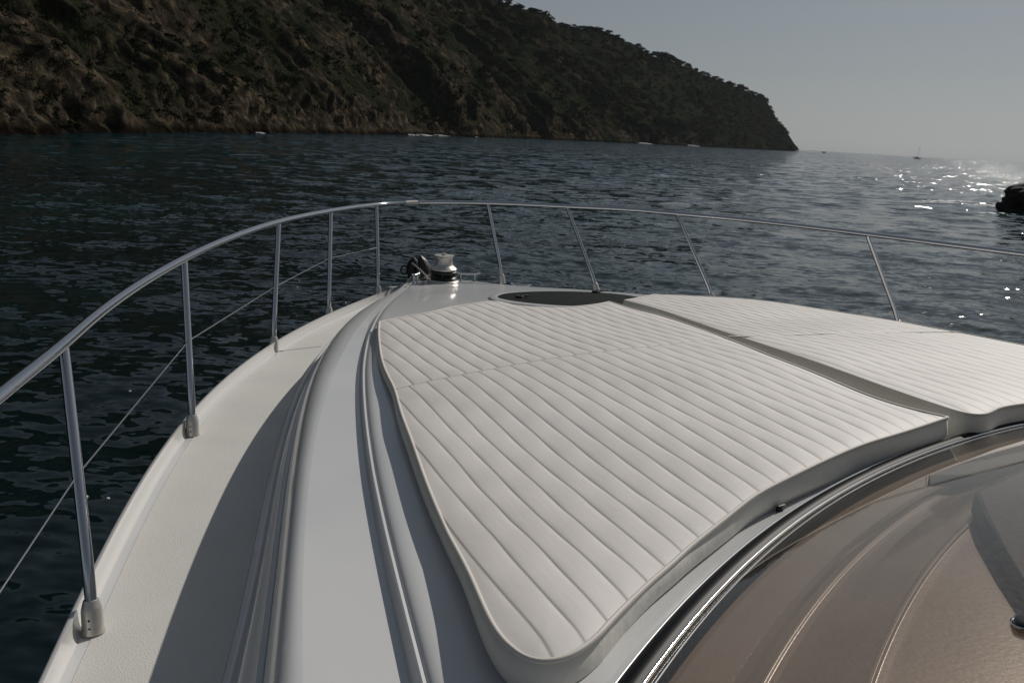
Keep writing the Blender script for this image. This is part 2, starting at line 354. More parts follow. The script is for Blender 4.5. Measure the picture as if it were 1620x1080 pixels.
def pad(edges, nu, nv, yaw, sp, ph, seam, phs, name):
    """edges: front, left, right, rear plan polylines; front/rear run left to right, left/right run front to rear"""
    fr, le, ri, re = [resample(smoothline(resample(e, 90), sm_), n) for e, n, sm_ in zip(edges, (nu, nv, nv, nu), (3, 5, 14, 4))]
    fr[0] = le[0]; fr[-1] = ri[0]; re[0] = le[-1]; re[-1] = ri[-1]
    J = smoothline(np.concatenate([le[-45:], re[1:50]]), 130); le[-45:] = J[:45]; re[:50] = J[44:]      # rounded corner
    u = np.linspace(0, 1, nu)[None, :, None]; v = np.linspace(0, 1, nv)[:, None, None]
    g = (1-v)*fr[None]+v*re[None]+(1-u)*le[:, None]+u*ri[:, None]-((1-u)*(1-v)*fr[0]+u*(1-v)*fr[-1]+(1-u)*v*re[0]+u*v*re[-1])
    nrm = np.array((math.cos(yaw), -math.sin(yaw))); al = np.array((math.sin(yaw), math.cos(yaw)))
    t = g@nrm; a = g@al
    t = t+.0025*np.sin(a*5.1+t*7)+.0015*np.sin(a*13+t*23)
    sl = np.interp(t, [q@nrm for q in seam], [q@al for q in seam]); ds = a-sl      # distance ahead of the cross seam
    phase = np.where(ds > 0, phs, ph); k = (t-phase)/sp; fr_ = np.abs(k-np.round(k))*sp   # distance to a channel seam
    edge = np.minimum.reduce([np.linalg.norm(g-x, axis=2) for x in ()]) if 0 else None
    # distance to the outline
    hull_ = np.concatenate([fr[::2], le[::2], ri[::2], re[::2]])
    dist = np.full(g.shape[:2], 9.)
    for q in hull_: dist = np.minimum(dist, np.hypot(g[..., 0]-q[0], g[..., 1]-q[1]))
    dist[0] = 0; dist[-1] = 0; dist[:, 0] = 0; dist[:, -1] = 0
    puff = np.where(ds > 0, .0028, .0019)*(1-np.exp(-fr_/.008))*(1-np.exp(-np.abs(ds)/.02))
    damp = 1-np.exp(-dist/.03)
    idx = np.round(k)
    z = top(g)+thick(g)-.005+puff*damp+.006*damp+.0016*np.sin(g[..., 0]*9+2*np.sin(g[..., 1]*6))*damp
    z += .0012*np.sin(a*31+idx*2.3)*np.exp(-fr_/.012)*damp
    Z = np.concatenate([g, (z+ZD)[..., None]], -1)
    mb = MB(); mb.grid(Z, flip=False)
    seamv = np.maximum(np.exp(-(fr_/(.0024))**2), .8*np.exp(-(ds/.0026)**2)*1.0)*.85
    o = mb.build(name, M['vinyl'], None, smooth='all')
    A = o.data.attributes.new('seam', 'FLOAT', 'POINT'); A.data.foreach_set('value', seamv.ravel().astype(np.float32))
    loop = np.concatenate([Z[0, :-1], Z[:-1, -1], Z[-1, ::-1][:-1], Z[::-1, 0][:-1]])
    loop = loop[::3]
    ce = loop.mean(0); nn = np.roll(loop, -1, 0)-np.roll(loop, 1, 0); nn = np.stack([nn[:, 1], -nn[:, 0]], -1)
    nn /= np.linalg.norm(nn, axis=1)[:, None]+1e-9
    if ((loop[:, :2]-ce[:2])*nn).sum() < 0: nn = -nn
    low = top(loop)+ZD+.004; ar = np.arange(len(loop))
    rows = []
    for f, b in ((0, -.001), (.1, .003), (.3, .007), (.55, .009), (.8, .005), (.95, -.001), (1, -.008)):
        r_ = loop.copy(); r_[:, :2] += nn*(b+.002*np.sin(ar*.11+f*4))[:, None]; r_[:, 2] = loop[:, 2]*(1-f)+low*f-.002*(f == 0); rows.append(r_)
    sm = MB(); sm.grid(rows, closev=True); side = sm.build('side_band', M['vinylside'], o, smooth='all')
    lp = np.vstack([loop, loop[:1]]); lp[:, 2] += .0005
    pm = MB(); pm.tube(lp, .0045, 8, caps=False); pm.build('piping', M['piping'], o, smooth='all')
    return o
yp = R(-23)
q = lambda L: [PP(x, y) for x, y in L]
FR = q([(600,508),(637,500),(683,492),(717,484),(750,479),(785,474.5),(800,477),(827,482),(877,484.5),(913,483.5),(945,480),(965,476)])
LE = q([(600,508),(599,522),(600,540),(604,567),(613,591),(623,610),(629,630),(636,655),(651,694),(675,762),(702,826),(740,898),(768,962),(785,1003),(798,1024),(811,1036),(826.5,1043)])
RE = q([(826.5,1043),(845,1047.5),(866,1047.5),(900,1037),(938,1010),(971,973),(1002,942),(1033,913),(1062,889),(1091,862),(1144,820),(1193,782),(1242,756),(1318,720),(1367,700),(1433,680),(1500,658)])
RI = q([(965,476),(1000,487),(1050,499),(1096,514.5),(1145,532),(1184,547),(1230,566),(1287,587),(1325,603),(1383,627.5),(1452,648),(1500,658)])
SE = q([(605,619),(630,613),(693,600),(787,583),(860,570),(1020,550),(1145,534),(1300,515)])
p1 = pad((FR, LE, RI, RE), 560, 420, yp, .0572, .422, SE, .422+.0572*.3, 'sun_pad')
tag(p1, 'large quilted white vinyl sun pad nearest the side deck, rounded corner toward the camera', 'sun pad', 'sun pads on the coachroof')
# starboard pad
LE2 = q([(988,474),(1020,482),(1057,493),(1103,509),(1165,530),(1230,551),(1287,570),(1344,590),(1402,611),(1459,631),(1497,643),(1522,652)])
FR2 = q([(988,474),(1005,471),(1022,468),(1034,465)])
OU2 = q([(1034,465),(1088,467),(1191,472.5),(1306,489),(1413,506),(1513,524),(1620,545)])+[xy(1.34, .15), xy(1.46, -.2), xy(1.53, -.5)]
RE2 = q([(1522,652),(1555,656)])+[xy(.25, .035), xy(.5, .02), xy(.9, -.12), xy(1.2, -.28), xy(1.53, -.5)]
SE2 = q([(1100,533),(1191,532),(1268,529),(1318,527.5),(1517,525),(1700,523)])
p2 = pad((FR2, LE2, OU2, RE2), 520, 380, R(-25), .0560, .02, SE2, .03, 'sun_pad')
tag(p2, 'quilted white sun pad on the far side of the dark gap, beside the starboard rail', 'sun pad', 'sun pads on the coachroof')

sq = smoothline(resample([PP(x, y) for x, y in ((1100,533),(1191,532.5),(1268,530),(1318,528),(1400,526.5),(1517,525.5))], 60), 10)
sq = sq[6:]; m_ = MB(); m_.tube(np.column_stack([sq, top(sq)+thick(sq)+ZD-.0005]), .0042, 8); m_.build('seam_piping', M['piping'], p2, smooth='all')

# ------------------------------------------------------------------ deck hatch
hc = PT(903, 470.5, .01); hr = .5*np.linalg.norm(PT(805, 474, .01)-PT(1002, 468, .01))
th = np.linspace(0, 2*np.pi, 72, endpoint=False)
def ring(r_, dz): p = hc+r_*np.stack([np.cos(th), np.sin(th)], -1); return np.concatenate([p, (top(p)+ZD+dz)[:, None]], -1)
hb_ = MB(); hb_.grid([ring(r_, z) for r_, z in ((0.0005, .013), (hr*.5, .0135), (hr-.012, .013), (hr-.004, .0125), (hr, .009), (hr, .004))], closev=True, flip=True)
hatch = hb_.build('deck_hatch', M['hatchglass'], yacht, smooth='all')
hb_ = MB(); hb_.grid([ring(r_, z) for r_, z in ((hr+.001, .003), (hr+.002, .010), (hr+.008, .013), (hr+.03, .013), (hr+.045, .010), (hr+.052, -.003))], closev=True, flip=True)
hb_.build('hatch_rim', M['gel'], hatch)
for px, py in ((823, 470.5), (943, 462.5)):
    b_ = PT(px, py, .015); m_ = MB(); z = float(top(b_))+ZD+.012
    m_.lathe([(0, .014), (.018, .014), (.024, .009), (.026, 0)], (b_[0], b_[1], z), (0, 0, 1), 24); m_.box((b_[0]+.02, b_[1], z+.014), (.05, .014, .008), None, .003)
    m_.build('hatch_latch', M['black'], hatch)

# ------------------------------------------------------------------ bow rail
def loc(px, py, y): l, d = ray(px, py); return np.array((l*y, y, ZC-d*y))
railpx = [(0,625),(50,585),(97,548),(150,500),(220,450),(292,409),(360,378),(440,351),(524,333.5),(594,324),(645,321),(700,320),(768,321),(835,323.5),(902,327),(1000,331.5),(1070,338),(1200,350),(1377,371),(1500,387),(1620,402)]
hx = [0, 97, 292, 440, 524, 594, 645, 700, 768, 902, 1070, 1377, 1620]; hh = [.55, .56, .59, .605, .598, .585, .59, .597, .605, .615, .625, .63, .63]
rp = np.array([np.append(P(x, y, np.interp(x, hx, hh)), np.interp(x, hx, hh)+ZD) for x, y in railpx])
k = np.polyfit(np.arange(4), rp[:4], 1)[0]
rp = np.vstack([rp[0]-k*12, rp[0]-k*6, rp[0]-k*2.5, rp]); e = rp[-1]-rp[-2]; rp = np.vstack([rp, rp[-1]+e*1.2+np.array((0, -.12, 0)), rp[-1]+e*2.2+np.array((-.12, -.5, 0))])
rl = smoothline(resample(rp, 260), 14)
m_ = MB(); m_.tube(rl, .0145, 18); hand = m_.build('handrail', M['chrome'], yacht, smooth='all')
m_ = MB()
for px in (648,):
    i = np.argmin(np.abs(np.array([project(p)[0] for p in rl])-px)); m_.tube(rl[i-1:i+2], .0165, 18)
m_.build('rail_joint', M['steel'], hand)
def railpoint(px):
    pr = np.array([project(p)[0] if p[1] > .8 else -999 for p in rl]); i = int(np.argmin(np.abs(pr-px))); return rl[i]
ST = [((148, 1000, 0), 97), ((305, 688, 0), 292), ((433, 556, 0), 440), ((520, 505, 0), 524), ((598, 470, .01), 594),
      ((795, 449, .05), 768), ((945, 463, .05), 902), ((1129, 480, .05), 1070), ((1424, 525, .05), 1377)]
poles = []
for i, ((x, y, h), tx) in enumerate(ST):
    b_ = np.append(P(x, y, h), h+ZD); t_ = railpoint(tx).copy(); t_[2] -= .010
    d_ = t_-b_; kk = .35 if i < 5 else .8; ax = np.array((d_[0]*kk, d_[1]*kk, d_[2])); ax /= np.linalg.norm(ax)
    m_ = MB(); k0 = b_+ax*.065; k1 = b_+ax*.13; 
    pts = [k0*(1-s)+k1*s for s in (0, .5, .8)]+[k1*(1-s)**2+2*s*(1-s)*(k1+ax*.02)+s*s*0 if 0 else None for s in ()]
    pts = np.array(pts+[k1+(t_-k1)*s for s in (.03, .1, .4, .7, 1)])
    pts = smoothline(resample(pts, 30, False), 4); m_.tube(pts, .0125, 16)
    st = m_.build('stanchion', M['chrome'], yacht, smooth='all'); poles.append(pts)
    m_ = MB(); m_.lathe([(0, 0), (.0245, 0), (.0245, .003), (.0225, .012), (.0215, .052), (.0205, .056), (.0165, .070), (.0155, .073), (.0135, .074)], b_, ax, 28)
    cdir = np.array((0-b_[0], 0-b_[1], 0)); cdir /= np.linalg.norm(cdir); sidev = np.cross(cdir, (0, 0, 1)); 
    for hz in (.020, .038):
        dd2 = cdir*.9+sidev*.3; dd2 /= np.linalg.norm(dd2); m_.lathe([(0, .0015), (.0028, .0015), (.0028, -.004)], b_+ax*hz+dd2*.0215, dd2, 10, 1)
    m_.build('base_fitting', [M['steel'], M['black']], st)
wpx = [((0, 935), None), ((110, 748), 0), ((297, 541), 1), ((437, 451), 2), ((522, 411), 3), ((592, 391), 4)]
wpt = []
for (x, y), i in wpx:
    if i is None: continue
    pr = np.array([project(p)[1] for p in poles[i]]); j = int(np.argmin(np.abs(pr-y))); wpt.append(poles[i][j])
w0 = np.append(P(0, 935, .25), .25+ZD); wpt = [w0+(w0-wpt[0])*1.5, w0]+wpt
m_ = MB()
for a, b_ in zip(wpt[:-1], wpt[1:]): m_.tube(resample([a, b_], 6, False), .0023, 8)
m_.tube([wpt[-1]*.8+wpt[-2]*.2, wpt[-1]], .006, 10)
m_.build('guard_wire', M['chrome'], yacht, smooth='all')

# ------------------------------------------------------------------ ground tackle at the bow
wb = np.array(loc(701, 449.5, 5.60)); s_ = 1.0
m_ = MB(); m_.lathe([(0, -.04), (.108, -.04), (.108, .025), (.10, .034), (.0, .034)], wb, n=40); wlb = m_.build('windlass', M['steel'], yacht)
m_ = MB(); m_.lathe([(.07, .034), (.084, .036), (.088, .048), (.074, .058), (.07, .064), (.087, .076), (.089, .088), (.082, .094), (.05, .096)], wb, n=40)
for k in range(8):
    a = k*math.pi/4; m_.box(wb+np.array((.07*math.cos(a), .07*math.sin(a), .062)), (.022, .010, .03), Matrix.Rotation(a, 3, 'Z'), .002)
m_.build('chain_wheel', M['dark'], wlb)
m_ = MB(); m_.lathe([(.07, .094), (.086, .098), (.088, .106), (.080, .115), (.066, .126), (.060, .134), (.057, .150), (.057, .172), (.060, .184), (.066, .189), (.066, .194), (.030, .196), (0, .196)], wb, n=40)
m_.lathe([(.016, .195), (.016, .207), (0, .209)], wb, n=6); m_.build('warping_drum', M['steel'], wlb)
# chain from wheel to roller
m_ = MB(); c0 = wb+np.array((-.07, .02, .066)); c1 = np.array(loc(668, 441, 5.72))
for k in range(7):
    p = c0+(c1-c0)*(k/6); d = (c1-c0)/np.linalg.norm(c1-c0); sd_ = np.array((0, 0, 1.)) if k % 2 else np.cross(d, (0, 0, 1)); a_ = np.linspace(0, 2*np.pi, 13)
    m_.tube([p+d*.016*math.cos(t_)+sd_*.009*math.sin(t_) for t_ in a_], .0032, 6)
m_.build('anchor_chain', M['steel'], wlb)
# bow roller: two cheek plates and a wheel
def plate(mb, outline, off, th_, mat_=0):     # outline of points, thickened along off direction
    o = np.array(outline); off = np.array(off)/np.linalg.norm(off)
    a, b_ = o-off*th_/2, o+off*th_/2; mb.add(a, [tuple(range(len(o)))[::-1]], mat_); mb.add(b_, [tuple(range(len(o)))], mat_); mb.grid([a, b_], closev=True, mat=mat_)
base = np.array(loc(664, 449, 5.75)); bx = lambda x, y, z: base+np.array((x, 0, 0))*1+np.array((0, y, 0))+np.array((0, 0, z))
m_ = MB()
for k in (-.045, .045):
    d = np.array((.42, .9, 0)); side_ = np.array((.9, .42, 0))*k
    plate(m_, [base+side_+d*a+np.array((0, 0, z)) for a, z in ((-.10, -.03), (-.10, .02), (-.03, .055), (.05, .07), (.16, .06), (.16, -.03))], (.9, .42, 0), .006)
m_.lathe([(0, -.04), (.03, -.04), (.022, 0), (.03, .04), (0, .04)], base+np.array((.42, .9, 0))*.12+np.array((0, 0, .05)), (.9, .42, 0), 24, 1)
m_.build('bow_roller', [M['steel'], M['black']], yacht)
anchor = empty('anchor', tuple(base))
tag(anchor, 'dark plough anchor stowed upright on the bow roller, left of the windlass', 'anchor')
m_ = MB()
lobes = [((637, 424), (644, 404)), ((652, 432), (659, 404))]
# two curved fluke halves, thick shells meeting at a ridge
for sgn, cx in ((-1, 651), (1, 668)):
    rows = []
    for a in np.linspace(0, 1, 14):
        row = []
        for b2 in np.linspace(0, 2*np.pi, 20, endpoint=False):
            wv_ = .040*(math.sin(math.pi*min(1, a*.93+.07)))**.55
            c0_ = np.array(loc(cx-4*sgn+(-7 if sgn < 0 else -9)*0, 448-40*a, 5.78))+np.array((sgn*.012*math.sin(a*3), .05*math.sin(a*2.6), 0))
            if sgn > 0: c0_ = np.array(loc(678-12*a, 446-41*a, 5.74))+np.array((0, .03*math.sin(a*2.6), 0))
            row.append(c0_+np.array((math.cos(b2)*wv_*(1.15 if sgn < 0 else 1.2), math.sin(b2)*wv_*1.5, (math.sin(b2)*.3-.25*math.cos(b2))*wv_)))
        rows.append(row)
    m_.grid(rows, closev=True)
    m_.add(rows[0], [tuple(range(20))]); m_.add(rows[-1], [tuple(range(20))[::-1]])
m_.build('fluke', M['dark'], anchor)
m_ = MB(); m_.tube(resample([loc(652, 416, 5.66), loc(663, 425, 5.64), loc(673, 435, 5.64), loc(676, 444, 5.64), loc(676, 450, 5.66)], 24), .0062, 10); m_.build('shank', M['steel'], anchor, smooth='all')
m_ = MB(); cc_ = np.array(loc(639.5, 427, 5.8)); a_ = np.linspace(0, 2*np.pi, 25)
m_.tube([cc_+np.array((math.cos(t_)*.022, math.sin(t_)*.012, math.sin(t_)*.028)) for t_ in a_], .006, 8, caps=False); m_.build('shackle', M['dark'], anchor, smooth='all')
def horncleat(c, L, yaw, name='cleat', hgt=.05):
    m_ = MB(); c = np.array(c); d = np.array((math.cos(yaw), math.sin(yaw), 0))
    for k in (-.28, .28):
        m_.lathe([(.014, -.02), (.015, .004), (.008, .012), (.007, hgt)], c+d*L*k, n=16)
    m_.tube(resample([c-d*L*.52+np.array((0, 0, hgt+.012)), c-d*L*.3+np.array((0, 0, hgt+.002)), c+np.array((0, 0, hgt)), c+d*L*.3+np.array((0, 0, hgt+.002)), c+d*L*.52+np.array((0, 0, hgt+.012))], 24), np.interp(np.linspace(0, 1, 24), [0, .1, .5, .9, 1], [.004, .0075, .009, .0075, .004]), 12)
    return m_.build(name, M['chrome'], yacht, smooth='all')
horncleat(loc(739, 449, 5.7), .17, .15, hgt=.07); horncleat(loc(657, 452, 5.45), .075, 1.1, hgt=.07)
horncleat(loc(824, 454, 5.6), .13, -.1, hgt=.012)
# fairlead let into the bulwark and chrome leads on the starboard edge
f_ = np.append(P(622, 459, .03), .03+ZD); m_ = MB(); m_.box(f_, (.03, .06, .045), Matrix.Rotation(R(-30), 3, 'Z'), .008); m_.box(f_+np.array((0, 0, .02)), (.04, .07, .008), Matrix.Rotation(R(-30), 3, 'Z'), .003)
m_.build('fairlead', M['steel'], yacht)
f_ = np.append(P(645, 461, .06), .055+ZD); m_ = MB(); m_.lathe([(.02, -.01), (.022, .01), (.014, .02), (.013, .03), (0, .032)], f_, n=20); m_.build('fairlead', M['steel'], yacht)

# ------------------------------------------------------------------ water
wm = bpy.data.materials.new('sea_water'); wm.use_nodes = True; n = wm.node_tree; b = n.nodes['Principled BSDF']
b.inputs['Base Color'].default_value = (.0035, .018, .020, 1); b.inputs['Roughness'].default_value = .065; b.inputs['IOR'].default_value = 1.333
tc = n.nodes.new('ShaderNodeTexCoord'); prev = None
nzb = n.nodes.new('ShaderNodeTexNoise'); nzb.inputs['Scale'].default_value = .045; nzb.inputs['Detail'].default_value = 3
rb = n.nodes.new('ShaderNodeValToRGB'); rb.color_ramp.elements[0].position = .42; rb.color_ramp.elements[1].position = .7
rb.color_ramp.elements[0].color = (.001, .007, .008, 1); rb.color_ramp.elements[1].color = (.002, .022, .022, 1)
n.links.new(tc.outputs['Object'], nzb.inputs['Vector']); n.links.new(nzb.outputs['Fac'], rb.inputs['Fac']); n.links.new(rb.outputs[0], b.inputs['Base Color'])
geo = n.nodes.new('ShaderNodeNewGeometry'); acc = geo.outputs['Normal']
nyq = n.nodes.new('ShaderNodeTexNoise'); nyq.inputs['Scale'].default_value = .03; n.links.new(tc.outputs['Object'], nyq.inputs['Vector'])
sx = n.nodes.new('ShaderNodeSeparateXYZ'); n.links.new(tc.outputs['Object'], sx.inputs[0])
am = n.nodes.new('ShaderNodeMath'); am.operation = 'MULTIPLY_ADD'; am.inputs[1].default_value = .6; n.links.new(sx.outputs['X'], am.inputs[0]); n.links.new(sx.outputs['Y'], am.inputs[2])
mr = n.nodes.new('ShaderNodeMapRange'); mr.interpolation_type = 'SMOOTHSTEP'; mr.inputs['From Min'].default_value = 8; mr.inputs['From Max'].default_value = 110; mr.inputs['To Min'].default_value = .40; mr.inputs['To Max'].default_value = 1.8
n.links.new(am.outputs[0], mr.inputs['Value'])       # rougher sea away from the shelter of the cove
m2r = n.nodes.new('ShaderNodeMapRange'); m2r.inputs['From Min'].default_value = 12; m2r.inputs['From Max'].default_value = 60; m2r.inputs['To Min'].default_value = 1; m2r.inputs['To Max'].default_value = .4; n.links.new(am.outputs[0], m2r.inputs['Value'])
fr_ = n.nodes.new('ShaderNodeMapRange'); fr_.inputs['From Min'].default_value = 12; fr_.inputs['From Max'].default_value = 90; n.links.new(am.outputs[0], fr_.inputs['Value'])
cm = n.nodes.new('ShaderNodeMixRGB'); cm.inputs['Color2'].default_value = (.002, .026, .036, 1); n.links.new(fr_.outputs[0], cm.inputs['Fac']); n.links.new(rb.outputs[0], cm.inputs['Color1']); n.links.new(cm.outputs[0], b.inputs['Base Color'])
for sc_, sl, rot, det in ((.5, .27, 12, 1), (1.5, .44, -18, 1), (4.6, .36, 24, 1), (11, .24, -8, 1)):
    mp = n.nodes.new('ShaderNodeMapping'); mp.inputs['Rotation'].default_value = (0, 0, R(rot)); mp.inputs['Scale'].default_value = (sc_*.55, sc_, sc_)
    nz = n.nodes.new('ShaderNodeTexNoise'); nz.inputs['Scale'].default_value = 1; nz.inputs['Detail'].default_value = det; nz.inputs['Roughness'].default_value = .5
    n.links.new(tc.outputs['Object'], mp.inputs['Vector']); n.links.new(mp.outputs[0], nz.inputs['Vector'])
    sub = n.nodes.new('ShaderNodeVectorMath'); sub.operation = 'SUBTRACT'; sub.inputs[1].default_value = (.5, .5, .5); n.links.new(nz.outputs['Color'], sub.inputs[0])
    mul = n.nodes.new('ShaderNodeVectorMath'); mul.operation = 'MULTIPLY'; mul.inputs[1].default_value = (sl*1.5, sl*1.9, 0); n.links.new(sub.outputs[0], mul.inputs[0])
    sc2_ = n.nodes.new('ShaderNodeVectorMath'); sc2_.operation = 'SCALE'; n.links.new(mul.outputs[0], sc2_.inputs[0]); n.links.new((mr if sc_ < 2 else m2r).outputs[0], sc2_.inputs['Scale']); mul = sc2_
    add = n.nodes.new('ShaderNodeVectorMath'); add.operation = 'ADD'; n.links.new(acc, add.inputs[0]); n.links.new(mul.outputs[0], add.inputs[1]); acc = add.outputs[0]
nm = n.nodes.new('ShaderNodeVectorMath'); nm.operation = 'NORMALIZE'; n.links.new(acc, nm.inputs[0])
n.links.new(nm.outputs[0], b.inputs['Normal']); M['water'] = wm
NW = 46; lam = np.exp(RNG.uniform(math.log(.5), math.log(14), NW)); wd = R(250)+RNG.normal(0, .75, NW)
wk = 2*np.pi/lam; wax = np.cos(wd)*wk; way = np.sin(wd)*wk; wph = RNG.uniform(0, 6.28, NW); wamp = .0038*lam**.82*np.where(lam > 4, .45, 1)
def wave(x, y, sp):
    z = np.zeros_like(x)
    for i in range(NW):
        k = np.clip((lam[i]/np.maximum(sp, 1e-3)-3)/4, 0, 1); ph_ = wax[i]*x+way[i]*y+wph[i]
        z += wamp[i]*k*(np.sin(ph_)+.22*np.sin(2*ph_+1.3))
    gst = .65+.5*np.sin(x*.021+1.1)*np.sin(y*.017)+.15*np.sin(x*.13+y*.09); return z*gst
rr = np.concatenate([np.geomspace(1.2, 500, 760), np.geomspace(520, 14000, 50)])
az = np.radians(np.concatenate([np.linspace(-178, -62, 60), np.linspace(-60, 60, 640), np.linspace(62, 180, 60)]))
RRr, AZ = np.meshgrid(rr, az, indexing='ij'); X = RRr*np.sin(AZ); Y = RRr*np.cos(AZ)
Z = wave(X, Y, np.maximum(np.gradient(rr)[:, None]*.8, RRr*.0033)+np.where(np.abs(AZ) > 1.06, RRr*.03, 0))
m_ = MB(); m_.grid(np.stack([X, Y, Z], -1), closev=True, flip=False)
wat = m_.build('water', M['water'], None, smooth='all'); tag(wat, kind='structure')

# ------------------------------------------------------------------ headland
rock = bpy.data.materials.new('cliff_rock_and_scrub'); rock.use_nodes = True; n = rock.node_tree; b = n.nodes['Principled BSDF']; b.inputs['Roughness'].default_value = 1; b.inputs['Specular IOR Level'].default_value = .0
tc = n.nodes.new('ShaderNodeTexCoord')
def nz_(scale, det, rot=None, sc3=None):
    t = n.nodes.new('ShaderNodeTexNoise'); t.inputs['Scale'].default_value = scale; t.inputs['Detail'].default_value = det; t.inputs['Roughness'].default_value = .62
    if sc3:
        mp = n.nodes.new('ShaderNodeMapping'); mp.inputs['Rotation'].default_value = rot; mp.inputs['Scale'].default_value = sc3
        n.links.new(tc.outputs['Object'], mp.inputs['Vector']); n.links.new(mp.outputs[0], t.inputs['Vector'])
    else: n.links.new(tc.outputs['Object'], t.inputs['Vector'])
    return t
t1 = nz_(.5, 8); rp1 = n.nodes.new('ShaderNodeValToRGB'); e = rp1.color_ramp.elements
e[0].position = .34; e[0].color = (.016, .013, .010, 1); e[1].position = .72; e[1].color = (.160, .122, .078, 1)
x_ = e.new(.52); x_.color = (.048, .039, .028, 1)
n.links.new(t1.outputs['Fac'], rp1.inputs['Fac'])
t2 = nz_(.055, 8); rp2 = n.nodes.new('ShaderNodeValToRGB'); e = rp2.color_ramp.elements; e[0].position = .44; e[1].position = .54
sy = n.nodes.new('ShaderNodeSeparateXYZ'); n.links.new(tc.outputs['Object'], sy.inputs[0])
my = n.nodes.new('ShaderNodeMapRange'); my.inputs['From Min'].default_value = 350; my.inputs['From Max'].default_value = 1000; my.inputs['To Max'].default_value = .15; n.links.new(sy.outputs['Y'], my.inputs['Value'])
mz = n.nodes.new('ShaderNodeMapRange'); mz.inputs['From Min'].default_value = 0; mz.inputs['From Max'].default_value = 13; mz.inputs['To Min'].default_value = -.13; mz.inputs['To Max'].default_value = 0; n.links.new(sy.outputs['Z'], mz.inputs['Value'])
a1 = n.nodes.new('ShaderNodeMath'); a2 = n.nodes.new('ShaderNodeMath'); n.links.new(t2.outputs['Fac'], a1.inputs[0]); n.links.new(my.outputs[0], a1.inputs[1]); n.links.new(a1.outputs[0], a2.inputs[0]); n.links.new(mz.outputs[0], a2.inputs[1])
n.links.new(a2.outputs[0], rp2.inputs['Fac'])
t3 = nz_(1.9, 5); rp3 = n.nodes.new('ShaderNodeValToRGB'); e = rp3.color_ramp.elements; e[0].color = (.010, .013, .007, 1); e[1].color = (.032, .035, .019, 1); e[0].position = .35; e[1].position = .7
n.links.new(t3.outputs['Fac'], rp3.inputs['Fac'])
mxc = n.nodes.new('ShaderNodeMixRGB'); n.links.new(rp2.outputs[0], mxc.inputs['Fac']); n.links.new(rp1.outputs[0], mxc.inputs['Color1']); n.links.new(rp3.outputs[0], mxc.inputs['Color2'])
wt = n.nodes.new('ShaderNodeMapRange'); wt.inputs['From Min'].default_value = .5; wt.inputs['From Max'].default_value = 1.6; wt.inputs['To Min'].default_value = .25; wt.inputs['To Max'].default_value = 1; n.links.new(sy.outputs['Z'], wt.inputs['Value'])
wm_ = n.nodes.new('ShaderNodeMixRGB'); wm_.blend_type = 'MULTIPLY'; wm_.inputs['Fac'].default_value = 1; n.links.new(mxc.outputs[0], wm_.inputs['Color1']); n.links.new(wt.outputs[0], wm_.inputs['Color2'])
n.links.new(wm_.outputs[0], b.inputs['Base Color'])
bp = n.nodes.new('ShaderNodeBump'); bp.inputs['Strength'].default_value = .9; bp.inputs['Distance'].default_value = 1.2; n.links.new(t1.outputs['Fac'], bp.inputs['Height']); n.links.new(bp.outputs[0], b.inputs['Normal'])
M['rock'] = rock
SX = [-700, -300, 0, 200, 400, 640, 800, 1000, 1130, 1210, 1264]; SD = [52, 66, 88, 118, 168, 290, 440, 720, 1000, 1250, 1400]
KX = [-2000, 0, 600, 740, 800, 835, 868, 878, 900, 950, 1000, 1040, 1110, 1160, 1200, 1214, 1219, 1226, 1236, 1248, 1256, 1266]
KY = [-1300, -420, -95, -28, 0, 12, 22, 36, 42, 52, 70, 88, 116, 136, 152, 160, 172, 186, 198, 214, 228, 237]
def shore(X):
    D = math.exp(np.interp(X, SX, np.log(SD))); l, d = ray(X, 237+(X-1270)*.06); return np.array((l, 1.))/math.hypot(l, 1)*D
NU, NV = 900, 260
us = np.concatenate([np.linspace(-700, 0, 100), np.linspace(3, 1264, NU-100)])
S = np.array([shore(x) for x in us])
for _ in range(30): S[1:-1] = .25*S[:-2]+.5*S[1:-1]+.25*S[2:]
T = np.gradient(S, axis=0); T /= np.linalg.norm(T, axis=1)[:, None]; NI = np.stack([-T[:, 1], T[:, 0]], -1)
for _ in range(60): NI[1:-1] = .25*NI[:-2]+.5*NI[1:-1]+.25*NI[2:]
NI /= np.linalg.norm(NI, axis=1)[:, None]
def runof(H, X): return H*np.interp(X, [0, 900, 1150, 1230], [1.15, 1.0, .75, .5])
HH = []
for i, X_ in enumerate(us):
    lo, hi = 1, 170
    for _ in range(26):
        m = (lo+hi)/2; C = S[i]+NI[i]*runof(m, X_); px, py = project((C[0], C[1], m))
        if py > np.interp(px, KX, KY): lo = m
        else: hi = m
    HH.append(m)
HH = np.array(HH); HH = np.maximum(HH, np.interp(us, [0, 500, 700], [70, 60, 0]))
for _ in range(2): HH[1:-1] = .25*HH[:-2]+.5*HH[1:-1]+.25*HH[2:]
vv = np.concatenate([np.linspace(0, 1, NV-30)**1.35, 1+np.linspace(.05, 2.2, 30)])
vv[0] = -.03
prof = np.interp(vv, [-.03, 0, .05, .2, .5, .8, .93, 1, 1.08, 1.5, 2.2, 3.3], [-.03, 0, .09, .29, .58, .86, .965, 1, 1.0, .9, .6, -.2])
Rn = runof(HH, us)
PX = S[:, None]+NI[:, None]*(Rn[:, None]*vv[None])[..., None]; PZ = HH[:, None]*prof[None]
Gc = np.concatenate([PX, PZ[..., None]], -1)
nr = np.concatenate([-NI, np.full((NU, 1), .75)], -1); nr /= np.linalg.norm(nr, axis=1)[:, None]
arc_ = np.concatenate([[0], np.cumsum(np.linalg.norm(np.diff(S, axis=0), axis=1))])
dist = np.linalg.norm(S, axis=1)
fq = np.interp(dist, [60, 200, 1200], [1.4, .9, .30])
rm_ = noise.ridged_multi_fractal; fb = noise.fractal
